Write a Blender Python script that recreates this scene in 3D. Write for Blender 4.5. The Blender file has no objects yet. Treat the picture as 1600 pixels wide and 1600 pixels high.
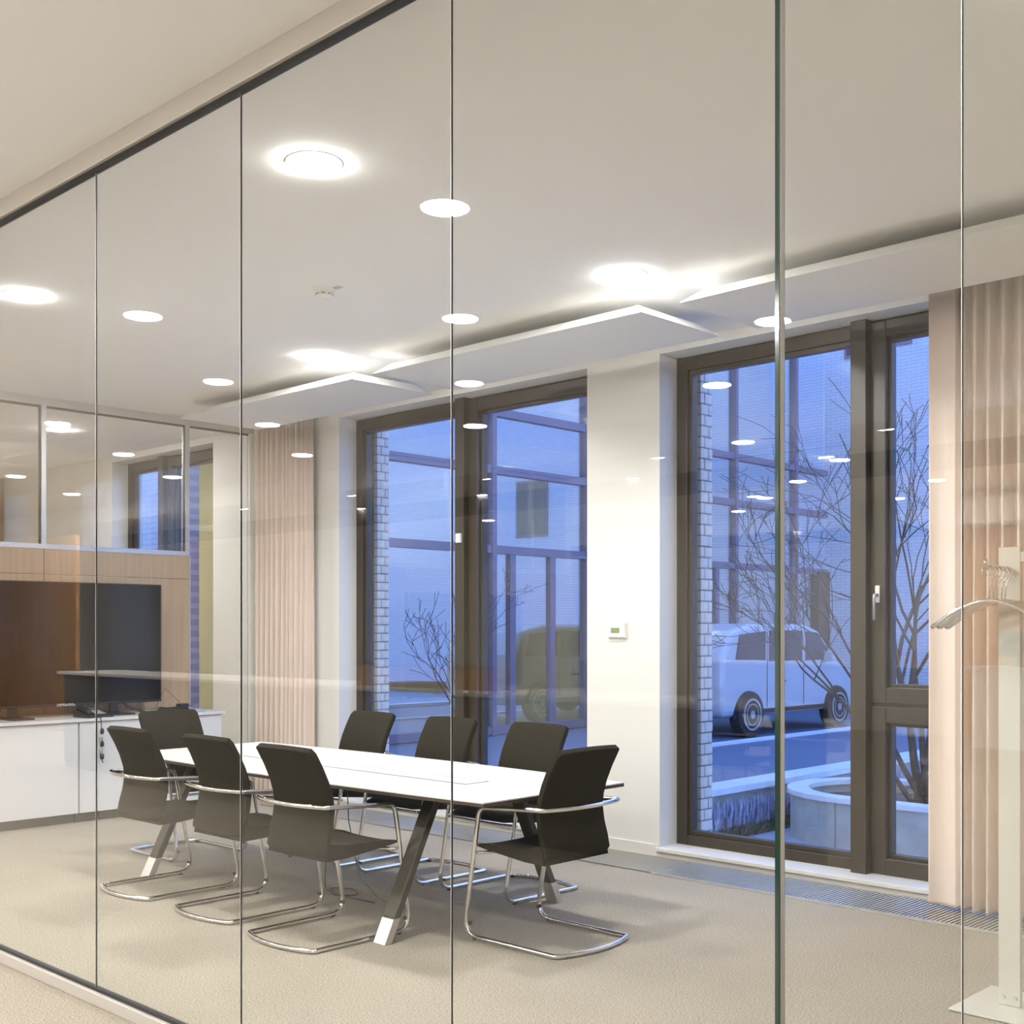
import bpy, bmesh, math, random
from mathutils import Vector, Matrix
PI = math.pi
random.seed(7)
S = bpy.context.scene
C = S.collection

# ------------------------------------------------------------------ camera
F_PX, HORIZON = 1873.0, 985.0
YAW = math.atan(1800 / 1873.0)
cam_d = bpy.data.cameras.new('camera')
cam = bpy.data.objects.new('camera', cam_d); C.objects.link(cam)
cam.location = (0, 0, 1.5); cam.rotation_euler = (PI / 2, 0, YAW)
cam_d.sensor_width = 36.0; cam_d.lens = 36.0 * F_PX / 1600
cam_d.shift_y = (HORIZON - 800) / 1600
cam_d.clip_start = 0.05; cam_d.clip_end = 200
S.camera = cam

# ------------------------------------------------------------------ dusk sky, exposure
w = bpy.data.worlds.new('dusk'); S.world = w; w.use_nodes = True
nt = w.node_tree; nt.nodes.clear()
wo = nt.nodes.new('ShaderNodeOutputWorld'); bg = nt.nodes.new('ShaderNodeBackground')
tc = nt.nodes.new('ShaderNodeTexCoord'); sp = nt.nodes.new('ShaderNodeSeparateXYZ'); cr = nt.nodes.new('ShaderNodeValToRGB')
nt.links.new(tc.outputs['Generated'], sp.inputs[0]); nt.links.new(sp.outputs['Z'], cr.inputs[0])
cr.color_ramp.elements[0].position = 0.0; cr.color_ramp.elements[0].color = (.36, .54, 1.0, 1)
cr.color_ramp.elements[1].position = .8; cr.color_ramp.elements[1].color = (.15, .29, .80, 1)
nt.links.new(cr.outputs[0], bg.inputs['Color']); bg.inputs['Strength'].default_value = .78
nt.links.new(bg.outputs[0], wo.inputs[0])
S.view_settings.view_transform = 'Standard'; S.view_settings.look = 'None'
S.view_settings.exposure = 2.34; S.view_settings.gamma = 1.0; S.view_settings.use_curve_mapping = False
cy = S.cycles
cy.max_bounces = 14; cy.diffuse_bounces = 5; cy.glossy_bounces = 6; cy.transmission_bounces = 6; cy.transparent_max_bounces = 24
cy.caustics_reflective = False; cy.caustics_refractive = False
cy.use_denoising = True; cy.sample_clamp_indirect = 6.0
LAMP = 95.0            # radiance of a lit downlight

# ------------------------------------------------------------------ dimensions of the place
YG = 2.325             # glass partition between corridor and meeting room
YW = 6.42              # inner face of the window wall
YF = 6.61              # inner face of the window frames
XW = -9.55             # glass partition to the next room
ZC = 3.40              # ceiling of the rooms
ZCC = 3.44             # ceiling of the corridor
XR = 0.6               # end wall of the meeting room
YB = -12.0             # far wall of the open office behind the camera

# ------------------------------------------------------------------ materials
def new_mat(name):
    m = bpy.data.materials.new(name); m.use_nodes = True
    n = m.node_tree.nodes; b = n.get('Principled BSDF')
    return m, m.node_tree, b
def mat(name, col, rough=.6, metal=0, spec=.5, emit=None, es=0, coat=0, noise=None, bump=None, sheen=0):
    """noise=(scale, amount)  bump=(scale, strength)"""
    m, t, b = new_mat(name)
    b.inputs['Base Color'].default_value = (*col, 1); b.inputs['Roughness'].default_value = rough
    b.inputs['Metallic'].default_value = metal; b.inputs['Specular IOR Level'].default_value = spec
    b.inputs['Coat Weight'].default_value = coat; b.inputs['Sheen Weight'].default_value = sheen
    if emit: b.inputs['Emission Color'].default_value = (*emit, 1); b.inputs['Emission Strength'].default_value = es
    if noise or bump: co = t.nodes.new('ShaderNodeTexCoord')
    if noise:
        nz = t.nodes.new('ShaderNodeTexNoise'); nz.inputs['Scale'].default_value = noise[0]; nz.inputs['Detail'].default_value = 4
        t.links.new(co.outputs['Object'], nz.inputs['Vector'])
        r = t.nodes.new('ShaderNodeValToRGB'); a = noise[1]
        r.color_ramp.elements[0].position = .3; r.color_ramp.elements[1].position = .7
        r.color_ramp.elements[0].color = (*[max(0, c * (1 - a)) for c in col], 1)
        r.color_ramp.elements[1].color = (*[min(1, c * (1 + a)) for c in col], 1)
        t.links.new(nz.outputs['Fac'], r.inputs[0]); t.links.new(r.outputs[0], b.inputs['Base Color'])
    if bump:
        n2 = t.nodes.new('ShaderNodeTexNoise'); n2.inputs['Scale'].default_value = bump[0]; n2.inputs['Detail'].default_value = 3
        t.links.new(co.outputs['Object'], n2.inputs['Vector'])
        bp = t.nodes.new('ShaderNodeBump'); bp.inputs['Strength'].default_value = bump[1]; bp.inputs['Distance'].default_value = .004
        t.links.new(n2.outputs['Fac'], bp.inputs['Height']); t.links.new(bp.outputs[0], b.inputs['Normal'])
    return m
def glass_mat(name, r0, tint=(1, 1, 1), rough=0.0, refl=(1, 1, 1), power=4.0):
    m = bpy.data.materials.new(name); m.use_nodes = True; t = m.node_tree; n = t.nodes; n.clear(); L = t.links.new
    g = n.new('ShaderNodeNewGeometry'); d = n.new('ShaderNodeVectorMath'); d.operation = 'DOT_PRODUCT'
    L(g.outputs['Incoming'], d.inputs[0]); L(g.outputs['Normal'], d.inputs[1])
    def mth(op, a, b=None):
        k = n.new('ShaderNodeMath'); k.operation = op; k.use_clamp = True
        for i, v in enumerate((a, b)):
            if v is None: continue
            if isinstance(v, (int, float)): k.inputs[i].default_value = v
            else: L(v, k.inputs[i])
        return k.outputs[0]
    ab = n.new('ShaderNodeMath'); ab.operation = 'ABSOLUTE'; L(d.outputs['Value'], ab.inputs[0])
    x = mth('SUBTRACT', 1.0, ab.outputs[0]); x = mth('POWER', x, power); x = mth('MULTIPLY', x, 1 - r0); x = mth('ADD', x, r0)
    tr = n.new('ShaderNodeBsdfTransparent'); tr.inputs[0].default_value = (*tint, 1)
    gl = n.new('ShaderNodeBsdfGlossy'); gl.inputs['Color'].default_value = (*refl, 1); gl.inputs['Roughness'].default_value = rough
    mx = n.new('ShaderNodeMixShader'); L(x, mx.inputs[0]); L(tr.outputs[0], mx.inputs[1]); L(gl.outputs[0], mx.inputs[2])
    o = n.new('ShaderNodeOutputMaterial'); L(mx.outputs[0], o.inputs[0])
    return m
def wood_mat(name, c1, c2, axis='Z', scale=1.0, rough=.45):
    m, t, b = new_mat(name)
    co = t.nodes.new('ShaderNodeTexCoord'); mp = t.nodes.new('ShaderNodeMapping')
    s = [38 * scale] * 3; s['XYZ'.index(axis)] = 1.1 * scale; mp.inputs['Scale'].default_value = s
    nz = t.nodes.new('ShaderNodeTexNoise'); nz.inputs['Scale'].default_value = 1.0; nz.inputs['Detail'].default_value = 5
    r = t.nodes.new('ShaderNodeValToRGB'); r.color_ramp.elements[0].position = .32; r.color_ramp.elements[1].position = .68
    r.color_ramp.elements[0].color = (*c1, 1); r.color_ramp.elements[1].color = (*c2, 1)
    t.links.new(co.outputs['Object'], mp.inputs[0]); t.links.new(mp.outputs[0], nz.inputs['Vector'])
    t.links.new(nz.outputs['Fac'], r.inputs[0]); t.links.new(r.outputs[0], b.inputs['Base Color'])
    b.inputs['Roughness'].default_value = rough
    return m
def carpet_mat(name, col):
    m, t, b = new_mat(name); L = t.links.new
    co = t.nodes.new('ShaderNodeTexCoord')
    def nz(scale, detail):
        k = t.nodes.new('ShaderNodeTexNoise'); k.inputs['Scale'].default_value = scale; k.inputs['Detail'].default_value = detail
        L(co.outputs['Object'], k.inputs['Vector']); return k
    a, c = nz(135, 2), nz(1.3, 3)
    r = t.nodes.new('ShaderNodeValToRGB'); r.color_ramp.elements[0].position = .33; r.color_ramp.elements[1].position = .67
    r.color_ramp.elements[0].color = (*[v * .66 for v in col], 1); r.color_ramp.elements[1].color = (*[min(1, v * 1.3) for v in col], 1)
    r2 = t.nodes.new('ShaderNodeValToRGB'); r2.color_ramp.elements[0].position = .3; r2.color_ramp.elements[1].position = .7
    r2.color_ramp.elements[0].color = (.93, .93, .93, 1); r2.color_ramp.elements[1].color = (1, 1, 1, 1)
    mx = t.nodes.new('ShaderNodeMixRGB'); mx.blend_type = 'MULTIPLY'; mx.inputs[0].default_value = 1
    L(a.outputs['Fac'], r.inputs[0]); L(c.outputs['Fac'], r2.inputs[0]); L(r.outputs[0], mx.inputs[1]); L(r2.outputs[0], mx.inputs[2])
    L(mx.outputs[0], b.inputs['Base Color']); b.inputs['Roughness'].default_value = .95; b.inputs['Specular IOR Level'].default_value = .1
    bp = t.nodes.new('ShaderNodeBump'); bp.inputs['Strength'].default_value = .5; bp.inputs['Distance'].default_value = .004
    L(a.outputs['Fac'], bp.inputs['Height']); L(bp.outputs[0], b.inputs['Normal'])
    return m
def brick_mat(name, c1, c2, mortar, bw=.24, bh=.072):
    m, t, b = new_mat(name); L = t.links.new
    co = t.nodes.new('ShaderNodeTexCoord'); mp = t.nodes.new('ShaderNodeMapping'); mp.inputs['Rotation'].default_value = (PI / 2, 0, 0)
    br = t.nodes.new('ShaderNodeTexBrick'); br.inputs['Scale'].default_value = 1
    br.inputs['Brick Width'].default_value = bw; br.inputs['Row Height'].default_value = bh; br.inputs['Mortar Size'].default_value = .006
    br.inputs['Color1'].default_value = (*c1, 1); br.inputs['Color2'].default_value = (*c2, 1); br.inputs['Mortar'].default_value = (*mortar, 1)
    L(co.outputs['Object'], mp.inputs[0]); L(mp.outputs[0], br.inputs['Vector']); L(br.outputs['Color'], b.inputs['Base Color'])
    b.inputs['Roughness'].default_value = .85
    return m

M = {}
M['carpet'] = carpet_mat('carpet', (.375, .335, .275))
M['ceiling'] = mat('ceiling', (.93, .922, .907), .9, spec=.1)
M['wall'] = mat('wall', (.76, .745, .712), .85, spec=.15)
M['panel'] = mat('panel', (.84, .835, .815), .7, spec=.2)
M['rail'] = mat('rail', (.58, .55, .51), .45, metal=.3)
M['black'] = mat('black', (.012, .012, .012), .5)
M['rubber'] = mat('rubber', (.02, .02, .02), .8)
M['glass'] = glass_mat('partition_glass', .022, (.976, .982, .976), power=4.4)
M['glass_door'] = glass_mat('door_glass', .075, (.97, .98, .97))
M['glass_edge'] = mat('glass_edge', (.40, .44, .42), .12, spec=.8)
M['glass_edge_dark'] = mat('glass_edge_dark', (.015, .04, .03), .1, spec=.8)
M['wglass'] = glass_mat('window_glass', .045, (.95, .97, .98))
M['frame'] = mat('window_frame', (.048, .037, .024), .38, noise=(30, .06))
M['sill'] = mat('sill', (.74, .725, .70), .4)
M['seal'] = mat('seal', (.62, .63, .62), .3, metal=.2)
M['chrome'] = mat('chrome', (.80, .79, .77), .09, metal=1)
M['alu'] = mat('alu', (.62, .61, .58), .35, metal=.85)
M['fabric'] = mat('fabric', (.026, .0225, .015), .95, spec=.15, noise=(420, .35), bump=(420, .35))
M['laminate'] = mat('laminate', (.68, .675, .655), .32)
M['edge_dark'] = mat('table_edge', (.07, .05, .035), .5)
M['leg'] = mat('table_leg', (.034, .029, .02), .35, metal=.4)
M['lampglow'] = mat('lampglow', (1, 1, 1), .5, emit=(1.0, .988, .97), es=LAMP)
M['lampglow_office'] = mat('lampglow_office', (1, 1, 1), .5, emit=(1.0, .965, .93), es=LAMP * .68)
M['white_plastic'] = mat('white_plastic', (.82, .81, .78), .4)
M['grey_plastic'] = mat('grey_plastic', (.35, .35, .34), .5)
M['lcd'] = mat('lcd', (.24, .30, .13), .25)
M['curtain'] = mat('curtain', (.75, .64, .565), .9, spec=.1, sheen=.2, noise=(300, .05))
M['tv_screen'] = mat('tv_screen', (.005, .005, .006), .12, spec=.22)
M['tv_body'] = mat('tv_body', (.012, .012, .013), .3)
M['oak_pale'] = wood_mat('oak_pale', (.43, .315, .21), (.50, .38, .27))
M['oak'] = wood_mat('oak', (.46, .23, .075), (.60, .33, .12))
M['oak_yellow'] = wood_mat('oak_yellow', (.48, .28, .075), (.62, .39, .12))
M['cable'] = mat('cable', (.02, .03, .025), .5)
M['cable_green'] = mat('cable_green', (.03, .14, .07), .5)
M['grille'] = mat('grille', (.66, .66, .65), .35, metal=.6)
M['slot'] = mat('slot', (.01, .01, .01), .8)
M['cover'] = mat('cover', (.30, .285, .25), .5, metal=.4)
M['rack'] = mat('rack', (.66, .66, .60), .4, metal=.2)
M['screen_text'] = mat('screen_text', (.85, .85, .85), .4)
M['brick'] = mat('brick', (.62, .62, .60), .85, noise=(14, .12), bump=(60, .4))
M['mortar'] = mat('mortar', (.26, .25, .24), .95)
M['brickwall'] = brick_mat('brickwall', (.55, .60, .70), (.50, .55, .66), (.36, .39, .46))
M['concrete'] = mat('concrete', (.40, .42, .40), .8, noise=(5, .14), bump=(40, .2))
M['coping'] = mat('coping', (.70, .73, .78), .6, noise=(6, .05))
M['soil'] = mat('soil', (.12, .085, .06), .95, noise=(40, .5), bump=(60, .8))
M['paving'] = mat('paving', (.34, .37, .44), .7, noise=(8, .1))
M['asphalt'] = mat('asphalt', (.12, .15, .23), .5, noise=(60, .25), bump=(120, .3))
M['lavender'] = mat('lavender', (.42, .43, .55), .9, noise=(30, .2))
M['shrub'] = mat('shrub', (.10, .11, .07), .9, noise=(30, .3))
M['bark'] = mat('bark', (.07, .055, .042), .85, noise=(20, .3))
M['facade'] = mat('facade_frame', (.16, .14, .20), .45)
M['fglass'] = glass_mat('facade_glass', .50, (.72, .80, .88))
M['inside'] = mat('inside', (.70, .68, .52), .9)
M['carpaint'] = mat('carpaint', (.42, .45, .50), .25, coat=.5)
M['carglass'] = mat('carglass', (.02, .025, .05), .05, spec=.8)
M['tyre'] = mat('tyre', (.018, .018, .02), .8)
M['counter_grey'] = mat('counter_grey', (.10, .095, .085), .6)
M['counter_top'] = mat('counter_top', (.66, .63, .58), .35)
M['dark'] = mat('dark', (.06, .05, .045), .7)
M['green'] = mat('green', (.05, .16, .10), .7)
M['lampwing'] = mat('lampwing', (1, 1, 1), .5, emit=(1.0, .88, .6), es=9)

# ------------------------------------------------------------------ helpers
def link(name, me, m, parent=None):
    o = bpy.data.objects.new(name, me); C.objects.link(o)
    if m is not None:
        for k in (m if isinstance(m, (list, tuple)) else [m]): me.materials.append(M[k] if isinstance(k, str) else k)
    if parent is not None: o.parent = parent
    return o
def obj(name, bm, m, parent=None, smooth=False, bevel=0, seg=2):
    me = bpy.data.meshes.new(name); bm.normal_update(); bm.to_mesh(me); bm.free()
    if smooth:
        for p in me.polygons: p.use_smooth = True
    o = link(name, me, m, parent)
    if bevel:
        b = o.modifiers.new('bevel', 'BEVEL'); b.width = bevel; b.segments = seg; b.limit_method = 'ANGLE'; b.angle_limit = math.radians(40)
    return o
def tag(o, label=None, cat=None, group=None, kind=None):
    for k, v in (('label', label), ('category', cat), ('group', group), ('kind', kind)):
        if v: o[k] = v
    return o
def thing(name, label, cat, loc=(0, 0, 0), rz=0, group=None):
    o = bpy.data.objects.new(name, None); C.objects.link(o); o.location = loc; o.rotation_euler = (0, 0, rz); o.empty_display_size = .1
    return tag(o, label, cat, group)
def sroot(name, loc=(0, 0, 0)):
    o = bpy.data.objects.new(name, None); C.objects.link(o); o.location = loc; o['kind'] = 'structure'; o.empty_display_size = .1
    return o
def struct(name, bm, m, **k): return tag(obj(name, bm, m, **k), kind='structure')
def copy_tree(o, parent=None):
    c = o.copy(); C.objects.link(c); c.parent = parent
    for ch in o.children: copy_tree(ch, c)
    return c
def box(x0, x1, y0, y1, z0, z1, bm=None):
    bm = bm or bmesh.new()
    v = [bm.verts.new(p) for p in ((x0, y0, z0), (x1, y0, z0), (x1, y1, z0), (x0, y1, z0), (x0, y0, z1), (x1, y0, z1), (x1, y1, z1), (x0, y1, z1))]
    for f in ((3, 2, 1, 0), (4, 5, 6, 7), (0, 1, 5, 4), (1, 2, 6, 5), (2, 3, 7, 6), (3, 0, 4, 7)): bm.faces.new([v[i] for i in f])
    return bm
def boxes(*bs):
    bm = bmesh.new()
    for b in bs: box(*b, bm=bm)
    return bm
def prism(pts, z0, z1, bm=None, axis='z'):
    """extrude a ccw polygon; axis z: pts (x,y); axis y: pts (x,z) extruded along y; axis x: pts (y,z) along x"""
    bm = bm or bmesh.new()
    def P(p, t): return {'z': (p[0], p[1], t), 'y': (p[0], t, p[1]), 'x': (t, p[0], p[1])}[axis]
    a = [bm.verts.new(P(p, z0)) for p in pts]; b = [bm.verts.new(P(p, z1)) for p in pts]; n = len(pts)
    bm.faces.new(a[::-1]); bm.faces.new(b)
    for i in range(n): bm.faces.new((a[i], a[(i + 1) % n], b[(i + 1) % n], b[i]))
    bmesh.ops.recalc_face_normals(bm, faces=bm.faces)
    return bm
def cyl(c, r, h, n=24, axis='z', r2=None, bm=None):
    bm = bm or bmesh.new(); r2 = r if r2 is None else r2
    A = []; B = []
    for i in range(n):
        t = 2 * PI * i / n; u, v = math.cos(t), math.sin(t)
        def P(rr, k):
            return {'z': (c[0] + rr * u, c[1] + rr * v, c[2] + k), 'y': (c[0] + rr * u, c[1] + k, c[2] + rr * v), 'x': (c[0] + k, c[1] + rr * u, c[2] + rr * v)}[axis]
        A.append(bm.verts.new(P(r, 0))); B.append(bm.verts.new(P(r2, h)))
    bm.faces.new(A[::-1]); bm.faces.new(B)
    for i in range(n): bm.faces.new((A[i], A[(i + 1) % n], B[(i + 1) % n], B[i]))
    bmesh.ops.recalc_face_normals(bm, faces=bm.faces)
    return bm
def lathe(prof, n=28, c=(0, 0, 0), bm=None):
    bm = bm or bmesh.new(); rings = []
    for r, z in prof:
        if r < 1e-6: rings.append([bm.verts.new((c[0], c[1], c[2] + z))])
        else: rings.append([bm.verts.new((c[0] + r * math.cos(2 * PI * i / n), c[1] + r * math.sin(2 * PI * i / n), c[2] + z)) for i in range(n)])
    for a, b in zip(rings, rings[1:]):
        for i in range(n):
            j = (i + 1) % n
            if len(a) == 1 and len(b) == 1: continue
            if len(a) == 1: bm.faces.new((a[0], b[i], b[j]))
            elif len(b) == 1: bm.faces.new((a[i], a[j], b[0]))
            else: bm.faces.new((a[i], a[j], b[j], b[i]))
    bmesh.ops.recalc_face_normals(bm, faces=bm.faces)
    return bm
def fillet(pts, rad, closed=False, seg=6):
    """round the corners of a polyline; rad a number or a list per point"""
    P = [Vector(p) for p in pts]; n = len(P); out = []
    for i, p in enumerate(P):
        r = rad[i] if isinstance(rad, (list, tuple)) else rad
        if (not closed and i in (0, n - 1)) or r <= 0: out.append(p); continue
        a, b = (P[i - 1] - p), (P[(i + 1) % n] - p); la, lb = a.length, b.length
        a.normalize(); b.normalize(); ang = a.angle(b)
        d = min(r / max(math.tan(ang / 2), .05), la * .49, lb * .49)
        s, e = p + a * d, p + b * d
        for k in range(seg + 1):
            t = k / seg; out.append(s * (1 - t) ** 2 + p * 2 * t * (1 - t) + e * t * t)
    return out
def tube(pts, r, n=8, closed=False, bm=None, radii=None):
    bm = bm or bmesh.new(); P = [Vector(p) for p in pts]; N = len(P); rings = []
    T = []
    for i in range(N):
        a = P[(i - 1) % N] if (closed or i > 0) else P[i]; b = P[(i + 1) % N] if (closed or i < N - 1) else P[i]
        T.append((b - a).normalized())
    up = Vector((0, 0, 1)) if abs(T[0].z) < .9 else Vector((1, 0, 0))
    U = (up - T[0] * up.dot(T[0])).normalized()
    for i in range(N):
        U = (U - T[i] * U.dot(T[i])).normalized(); V = T[i].cross(U); rr = radii[i] if radii else r
        rings.append([bm.verts.new(P[i] + (U * math.cos(2 * PI * k / n) + V * math.sin(2 * PI * k / n)) * rr) for k in range(n)])
    def bridge(a, b, off=0):
        for k in range(n): bm.faces.new((a[k], a[(k + 1) % n], b[(k + 1 + off) % n], b[(k + off) % n]))
    for a, b in zip(rings, rings[1:]): bridge(a, b)
    if closed:
        a, b = rings[-1], rings[0]
        off = min(range(n), key=lambda o: sum((a[k].co - b[(k + o) % n].co).length for k in range(n))); bridge(a, b, off)
    else:
        bm.faces.new(rings[0][::-1]); bm.faces.new(rings[-1])
    bmesh.ops.recalc_face_normals(bm, faces=bm.faces)
    return bm
def text(name, s, size, mtl, parent, loc, rot, extrude=.001):
    cu = bpy.data.curves.new(name, 'FONT'); cu.body = s; cu.size = size; cu.extrude = extrude; cu.align_x = 'CENTER'; cu.align_y = 'CENTER'
    o = bpy.data.objects.new(name, cu); C.objects.link(o); bpy.context.view_layer.update()
    me = bpy.data.meshes.new_from_object(o.evaluated_get(bpy.context.evaluated_depsgraph_get())); bpy.data.objects.remove(o)
    t = link(name, me, mtl, parent); t.location = loc; t.rotation_euler = rot
    return t

# ================================================================== THE SETTING
struct('floor', box(-24, 6, YB, YW, -.10, 0), 'carpet')
struct('ceiling', boxes((-15.2, XR + .2, YG + .03, YW + .02, ZC, ZC + .12), (-24, 6, YB, YG + .03, ZCC, ZCC + .12)), 'ceiling')
struct('trim_1', box(-24, 6, -4.75, -4.35, 3.18, ZCC), 'ceiling')                       # downstand beam across the open office
struct('trim_8', box(-24, 6, -7.85, -7.45, 3.22, ZCC), 'dark')
# window wall with three openings
OPEN = [(-8.24, -5.44), (-4.81, -2.01), (-12.24, -10.22)]
xs = [(-15.2, -12.24), (-10.22, -8.24), (-5.44, -4.81), (-2.01, XR + .2)]
wall_bm = bmesh.new()
for a, b in xs: box(a, b, YW, 6.78, -.1, ZC, bm=wall_bm)
for a, b in OPEN:
    box(a, b, YW, 6.78, 3.335, ZC, bm=wall_bm); box(a, b, YW + .02, 6.78, -.1, .035, bm=wall_bm)
wall_window = struct('wall_window', wall_bm, 'wall')
struct('wall_right', box(XR, XR + .2, YG + .05, YW, 0, ZC), 'wall')
struct('wall_far', box(-24, 6, YB - .2, YB, 0, ZCC), 'wall')
struct('wall_left', box(-24.2, -24, YB, YG, 0, ZCC), 'wall')
struct('wall_corridor_end', box(6, 6.2, YB, YG, 0, ZCC), 'wall')
struct('wall_next_room', box(-15.2, -15.0, YG, YW, 0, ZC), 'oak_pale')
bb = bmesh.new()
for a, b in ((XW + .05, -8.24), (-5.44, -4.81), (-2.01, XR)): box(a, b, YW - .014, YW, 0, .075, bm=bb)
struct('baseboard_window', bb, 'sill')
# outer brick leaf beside the window openings
def brick_mesh(d):
    bm = box(-.045, .0, 0, d, 0, .064); me = bpy.data.meshes.new('brick'); bm.to_mesh(me); bm.free(); me.materials.append(M['brick']); return me
bA, bB = brick_mesh(.085), brick_mesh(.040)
for (xl, xo) in ((-8.24, -8.165), (-4.81, -4.735)):
    obj('mortar_leaf', box(xo - .25, xo - .004, 6.79, 6.915, -.45, 3.6), 'mortar', wall_window)
    z = -.02; k = 0
    while z < 3.5:
        y = 6.785
        for me in ((bA, bB) if k % 2 == 0 else (bB, bA)):
            o = bpy.data.objects.new('brick', me); C.objects.link(o); o.parent = wall_window
            o.location = (xo + random.uniform(-.002, .004), y, z); y += (.094 if me is bA else .049)
        z += .075; k += 1
# ------------------------------------------------------------------ windows
def window(name, x0, x1, post_x, transom=None, handle=False, sensor=False):
    r = sroot(name, ((x0 + x1) / 2, YF, .035)); ox, oy, oz = r.location
    def B(nm, a, b, c, d, e, f, m, bev=.004): return obj(nm, box(a - ox, b - ox, c - oy, d - oy, e - oz, f - oz), m, r, bevel=bev)
    z0, z1 = .045, 3.33; y0, y1 = YF, YF + .09
    fw = .085
    B('frame', x0, x0 + fw, y0, y1, z0, z1, 'frame'); B('frame', x1 - fw, x1, y0, y1, z0, z1, 'frame')
    B('frame', x0 + fw, x1 - fw, y0, y1, z1 - fw, z1, 'frame'); B('frame', x0 + fw, x1 - fw, y0, y1, z0, z0 + fw, 'frame')
    B('post', post_x - .05, post_x + .05, y0 - .075, y1, z0 - .03, z1 + .02, 'frame')
    # glazing bead, fixed pane left of the post
    def bead(a, b, c, d, wd=.03):
        B('glazing_bead', a, a + wd, y0 + .02, y1 - .01, c, d, 'frame', .002); B('glazing_bead', b - wd, b, y0 + .02, y1 - .01, c, d, 'frame', .002)
        B('glazing_bead', a + wd, b - wd, y0 + .02, y1 - .01, c, c + wd, 'frame', .002); B('glazing_bead', a + wd, b - wd, y0 + .02, y1 - .01, d - wd, d, 'frame', .002)
        B('pane', a + wd - .008, b - wd + .008, y0 + .045, y0 + .053, c + wd - .008, d - wd + .008, 'wglass', 0)
    bead(x0 + fw, post_x - .05, z0 + fw, z1 - fw)
    def sash(a, b, c, d):
        s = .095; yy0, yy1 = y0 - .018, y1 - .012
        B('sash', a, a + s, yy0, yy1, c, d, 'frame'); B('sash', b - s, b, yy0, yy1, c, d, 'frame')
        B('sash', a + s, b - s, yy0, yy1, c, c + s, 'frame'); B('sash', a + s, b - s, yy0, yy1, d - s, d, 'frame')
        bead(a + s, b - s, c + s, d - s, .02)
    a, b = post_x + .05, x1 - .02
    if transom:
        B('transom', a, b, y0, y1, transom - .03, transom + .03, 'frame')
        sash(a, b, transom + .01, z1 - .01); sash(a, b, z0 + .02, transom - .01)
    else: sash(a, b, z0 + .02, z1 - .01)
    if handle:
        h = obj('handle', tube(fillet([(post_x + .098 - ox, y0 - .02 - oy, 1.71 - oz), (post_x + .098 - ox, y0 - .065 - oy, 1.71 - oz), (post_x + .098 - ox, y0 - .065 - oy, 1.56 - oz)], .012), .0095, 10), 'alu', r, smooth=True)
        h.data.transform(Matrix.Identity(4))
        obj('escutcheon', box(post_x + .081 - ox, post_x + .115 - ox, y0 - .03 - oy, y0 - .017 - oy, 1.66 - oz, 1.765 - oz), 'alu', h, bevel=.006)
    if sensor:
        B('sensor', post_x - .02, post_x + .035, y0 - .098, y0 - .074, 2.19, 2.265, 'white_plastic')
    return r
window('window_1', -8.24, -5.44, -6.86, sensor=True)
window('window_2', -4.81, -2.01, -3.44, transom=1.06, handle=True)
window('window_3', -12.24, -10.22, -11.42)
for i, (a, b) in enumerate(OPEN):
    struct(f'trim_{i + 2}', boxes((a - .012, b + .012, YW - .035, YF + .005, .035, .062)), 'sill', bevel=.004)
struct('trim_5', box(-8.24, -5.44, YW - .014, YW + .02, 0, .035), 'sill'); struct('trim_6', box(-4.81, -2.01, YW - .014, YW + .02, 0, .035), 'sill')

# ------------------------------------------------------------------ glass partition to the corridor
wf = sroot('wall_front', (-4.5, YG, 0))
joints = [-9.55 + .0] + [-8.66, -7.63, -6.60, -5.60, -4.56, -3.525, -2.47, -1.41, -1.0, .08, XR]
def L_(x): return x + 4.5
for a, b in zip(joints, joints[1:]):
    y0, y1 = -.003, .003
    if abs(a + 1.41) < .01: y0, y1 = -.001, .007
    bm = box(L_(a + .0008), L_(b - .0008), y0, y1, .058, 3.355)
    for f in bm.faces: f.material_index = 0 if abs(f.normal.y if f.normal.length else 0) > .5 else 1
    bm.normal_update()
    for f in bm.faces: f.material_index = 0 if abs(f.normal.y) > .5 else 1
    obj('glass_pane', bm, ['glass' if a < -1.2 else 'glass_door', 'glass_edge_dark' if abs(a + 1.41) < .01 else 'glass_edge'], wf)
for x in joints[1:-1]:
    if abs(x + 1.41) < .01:
        obj('joint_seal', box(L_(x) - .0065, L_(x) + .0035, -.0125, .0125, .058, 3.355), 'glass_edge_dark', wf)
        obj('joint_profile', box(L_(x) + .0040, L_(x) + .0056, -.008, .008, .058, 3.355), 'alu', wf)
    else: obj('joint_seal', box(L_(x) - .0008, L_(x) + .0008, -.0036, .0036, .058, 3.355), 'seal', wf)
obj('bottom_rail', box(L_(-9.55), L_(XR), -.028, .028, 0, .050), 'rail', wf, bevel=.003)
obj('bottom_gasket', box(L_(-9.55), L_(XR), -.011, .011, .050, .064), 'black', wf)
obj('top_rail', box(L_(-9.55), L_(XR), -.030, .030, 3.362, ZCC), 'rail', wf, bevel=.003)
obj('top_gasket', box(L_(-9.55), L_(XR), -.012, .012, 3.345, 3.362), 'black', wf)
# corridor side of the next room: a plain wall left of the partition
struct('wall_corridor', box(-24, -9.62, YG - .06, YG + .06, 0, ZCC), 'wall')

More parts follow.
